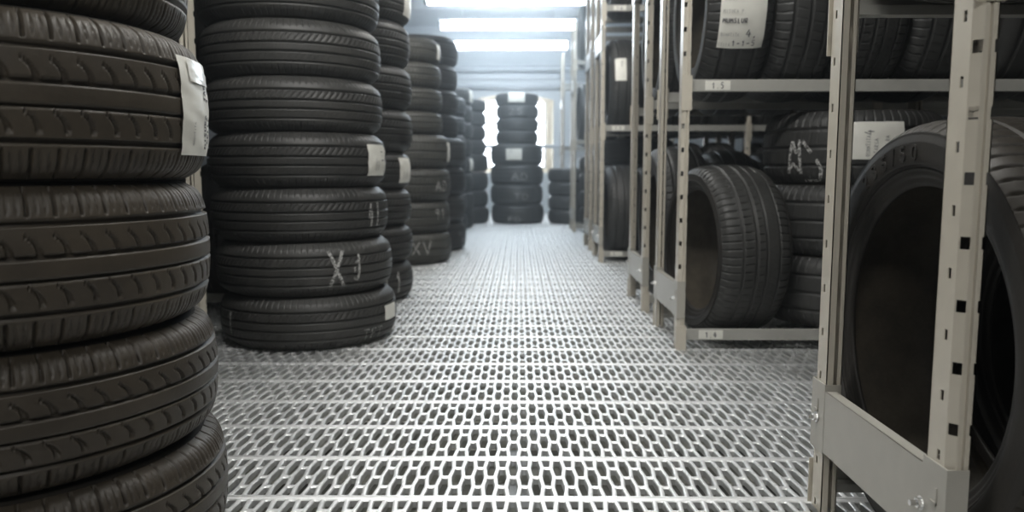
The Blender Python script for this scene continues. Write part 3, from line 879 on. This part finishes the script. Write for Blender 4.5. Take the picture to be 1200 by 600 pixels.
# ------------------------------------------------------------------ grating floor (one structure)
def grating():
    PW = .2105; LP = .0470; GAP = .0012
    e_o, g_o = .0095, .0140                   # cell half widths at its flat ends and at its points
    e_h, g_h = .0050, .0091                   # hole
    edge = .0068
    Lh = (PW - 2 * edge - GAP) / 2; half = Lh / 2; hh = half - .0068
    TH = .014
    def hexring(e, g, h, sub):
        c = [(-e, h), (e, h), (g, 0), (e, -h), (-e, -h), (-g, 0)]
        if not sub: return c
        out = []
        for i in range(6):
            p, q, r = c[i - 1], c[i], c[(i + 1) % 6]
            out += [(q, p, r)]
        return out
    def cell(sub):
        """rings of points for a full cell: outer, mid, inner top, inner bottom"""
        O, H = hexring(e_o, g_o, half, False), hexring(e_h, g_h, hh, False)
        return expand(O, H, sub)
    def halfcell(sub, sg):
        # trapezoid whose wide side lies on the plank edge (y=0), pointing to y = sg*half
        O = [(-g_o, 0), (g_o, 0), (e_o, half), (-e_o, half)]
        H = [(-g_h + .0010, .0045), (g_h - .0010, .0045), (e_h, hh), (-e_h, hh)]
        if sg > 0: O = [(x, y) for x, y in O][::-1]; H = H[::-1]
        else: O = [(x, -y) for x, y in O]; H = [(x, -y) for x, y in H]
        return expand(O, H, sub)
    def expand(O, H, sub):
        n = len(O)
        if sub:
            o2, h2 = [], []
            for i in range(n):
                for k, (A, B) in enumerate(((O, o2), (H, h2))):
                    p, q, r = A[i - 1], A[i], A[(i + 1) % n]
                    f1 = min(.3, .0028 / math.hypot(q[0] - p[0], q[1] - p[1])) if True else 0
                    f2 = min(.3, .0028 / math.hypot(q[0] - r[0], q[1] - r[1]))
                    a = (q[0] + (p[0] - q[0]) * f1, q[1] + (p[1] - q[1]) * f1)
                    b = (q[0] + (r[0] - q[0]) * f2, q[1] + (r[1] - q[1]) * f2)
                    mid = q if k == 0 else ((a[0] + b[0]) / 4 + q[0] / 2, (a[1] + b[1]) / 4 + q[1] / 2)
                    B += [a, mid, b]
            O, H = o2, h2
        n = len(O)
        md = [((o[0] * .35 + h[0] * .65), (o[1] * .35 + h[1] * .65)) for o, h in zip(O, H)]
        V = [(x, y, 0) for x, y in O] + [(x, y, -.0003) for x, y in md] + [(x, y, -.0022) for x, y in H] + [(x, y, -TH) for x, y in H]
        F = []
        for r in range(3):
            for i in range(n):
                j = (i + 1) % n
                F.append((r * n + i, (r + 1) * n + i, (r + 1) * n + j, r * n + j))
        return np.array(V), np.array(F)
    Vs, Fs, Ms, base = [], [], [], 0
    def put(V, F, offs, mi=None):
        nonlocal base
        offs = np.asarray(offs)
        VV = (V[None] + offs[:, None, :]).reshape(-1, 3)
        FF = (F[None] + (np.arange(len(offs)) * len(V))[:, None, None] + base).reshape(-1, 4)
        Vs.append(VV); Fs.append(FF); base += len(VV)
        Ms.append(np.tile(np.zeros(len(F), int) if mi is None else np.array(mi), len(offs)))
    y = 2.707 - PW * 12
    gx0, gx1 = -1.75, 2.85
    while y < YF - PW:
        near = 1.2 < y < 3.2
        x0, x1 = gx0, gx1
        xs = np.arange(x0, x1, LP)
        yb = y + GAP / 2 + edge
        full_V, full_F = cell(near)
        B = [(x, yb + half, 0) for x in xs] + [(x, yb + 3 * half, 0) for x in xs]
        A = [(x + LP / 2, yb + 2 * half, 0) for x in xs]
        put(full_V, full_F, np.array(B + A))
        V, F = halfcell(near, -1); put(V, F, np.array([(x + LP / 2, yb + 4 * half, 0) for x in xs]))
        V, F = halfcell(near, 1); put(V, F, np.array([(x + LP / 2, yb, 0) for x in xs]))
        # edge strips with a rounded bead, flange below
        for (ya, ye) in ((yb, y + GAP / 2), (yb + 4 * half, y + PW - GAP / 2)):
            s = 1 if ye > ya else -1
            w = abs(ye - ya)
            prof = [(ya, 0), (ya + s * w * .35, .0010), (ya + s * w * .75, .0012), (ye, -.0012), (ye, -.056), (ye - s * .012, -.056)]
            xa, xb = xs[0] - g_o, xs[-1] + LP
            nn = len(prof)
            V = np.array([(xa, p[0], p[1]) for p in prof] + [(xb, p[0], p[1]) for p in prof])
            F = np.array([((i, i + 1, nn + i + 1, nn + i) if s < 0 else (i, nn + i, nn + i + 1, i + 1)) for i in range(nn - 1)])
            put(V, F, np.zeros((1, 3)), [0, 0, 0, 1, 1])
        y += PW
    V = np.vstack(Vs); F = np.vstack(Fs)
    o = link('floor', mesh_np('floor', V, F, [M['galv'], M['flange']], False, np.concatenate(Ms))); o['kind'] = 'structure'
    return o
grating()
# joists that carry the planks
mb = MB()
for x in (-1.5, -.75, .0, .75, 1.5, 2.6): mb.box(x - .03, x + .03, .2, YF - .05, -.18, -.058)
for x in (-1.5, 0, 1.5):
    for y in (1.5, 4.5, 7.5, 10.5): mb.box(x - .03, x + .03, y - .03, y + .03, ZL, -.18)
struct(mb, 'floor_beams', M['pipe'])

# ------------------------------------------------------------------ lamps
def fixture(x, y, z, label, length=1.52):
    o = bpy.data.objects.new('ceiling_light', None); COL.objects.link(o); o.location = (x, y, z)
    tag(o, label, 'light', 'fluorescent ceiling lights')
    mb = MB(); mb.prism([(-.105, .055), (.105, .055), (.06, .085), (-.06, .085)], 'x', -length / 2, length / 2)
    mb.build('housing', M['housing'], o)
    mb = MB(); mb.prism([(-.10 * cos(pi * k / 14), .054 - .085 * sin(pi * k / 14)) for k in range(15)], 'x', -length / 2 + .03, length / 2 - .03)  # deep glowing cover, added so the lamp's bloom is part of its shape
    mb.build('bloom_diffuser', M['tube' if y > 6 else 'tube_warm'], o, False)
    for s in (-1, 1):
        mb = MB(); mb.tube((s * .5, 0, .085), (s * .5, 0, ZC - z - .001), .006, 8); mb.build('hanger', M['housing'], o)
        mb = MB(); mb.prism([(-.103 * cos(pi * k / 14), .056 - .09 * sin(pi * k / 14)) for k in range(15)], 'x', min(s * (length / 2 - .03), s * length / 2), max(s * (length / 2 - .03), s * length / 2)); mb.build('end_cap', M['housing'], o)
    return o
LY = [(-1.2, 'behind the camera'), (1.6, 'over the first stack'), (4.3, 'over the gap past the second rack'), (7.45, 'hanging over the middle of the aisle, highest in view'),
      (8.75, 'second in from the end wall'), (10.15, 'next to the end wall')]
for y, d in LY:
    fixture(-.12, y, 2.2, 'white ceiling light ' + d)

# haze boxes added to imitate veiling lens glare, denser towards the bright end
for nm, den, y0, y1, lab in (('veil_haze', .007, YB - .1, 4.6, 'thin haze added as lens glare around the near racks'), ('veil_haze_thick', .045, 4.601, YF + .1, 'pale haze added as lens glare at the bright end of the aisle')):
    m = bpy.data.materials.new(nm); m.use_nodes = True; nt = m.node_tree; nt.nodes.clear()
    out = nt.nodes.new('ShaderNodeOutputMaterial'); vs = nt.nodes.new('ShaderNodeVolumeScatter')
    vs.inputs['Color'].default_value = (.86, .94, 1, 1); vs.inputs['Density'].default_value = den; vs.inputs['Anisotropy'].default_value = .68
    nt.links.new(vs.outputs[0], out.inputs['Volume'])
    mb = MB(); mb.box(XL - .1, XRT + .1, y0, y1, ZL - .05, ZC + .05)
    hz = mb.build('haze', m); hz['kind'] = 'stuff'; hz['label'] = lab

# ------------------------------------------------------------------ world, camera
w = bpy.data.worlds.new('daylight'); S.world = w; w.use_nodes = True
bg = w.node_tree.nodes['Background']; bg.inputs[0].default_value = (.88, .94, 1.0, 1); bg.inputs[1].default_value = 10

cam = bpy.data.cameras.new('camera'); co = bpy.data.objects.new('camera', cam); COL.objects.link(co)
cam.sensor_width = 36; cam.lens = 910 / 1200 * 36
co.location = (0, 0, .63); co.rotation_euler = (rad(90 - 6.27), 0, rad(.5))
cam.clip_start = .02
cam.dof.use_dof = True; cam.dof.focus_distance = 1.45; cam.dof.aperture_fstop = 3.8
S.camera = co

S.view_settings.view_transform = 'Standard'; S.view_settings.look = 'None'
S.view_settings.gamma = 1; S.view_settings.use_curve_mapping = False
S.view_settings.exposure = 0.0
S.cycles.max_bounces = 8; S.cycles.diffuse_bounces = 4; S.cycles.glossy_bounces = 4
S.cycles.use_denoising = True
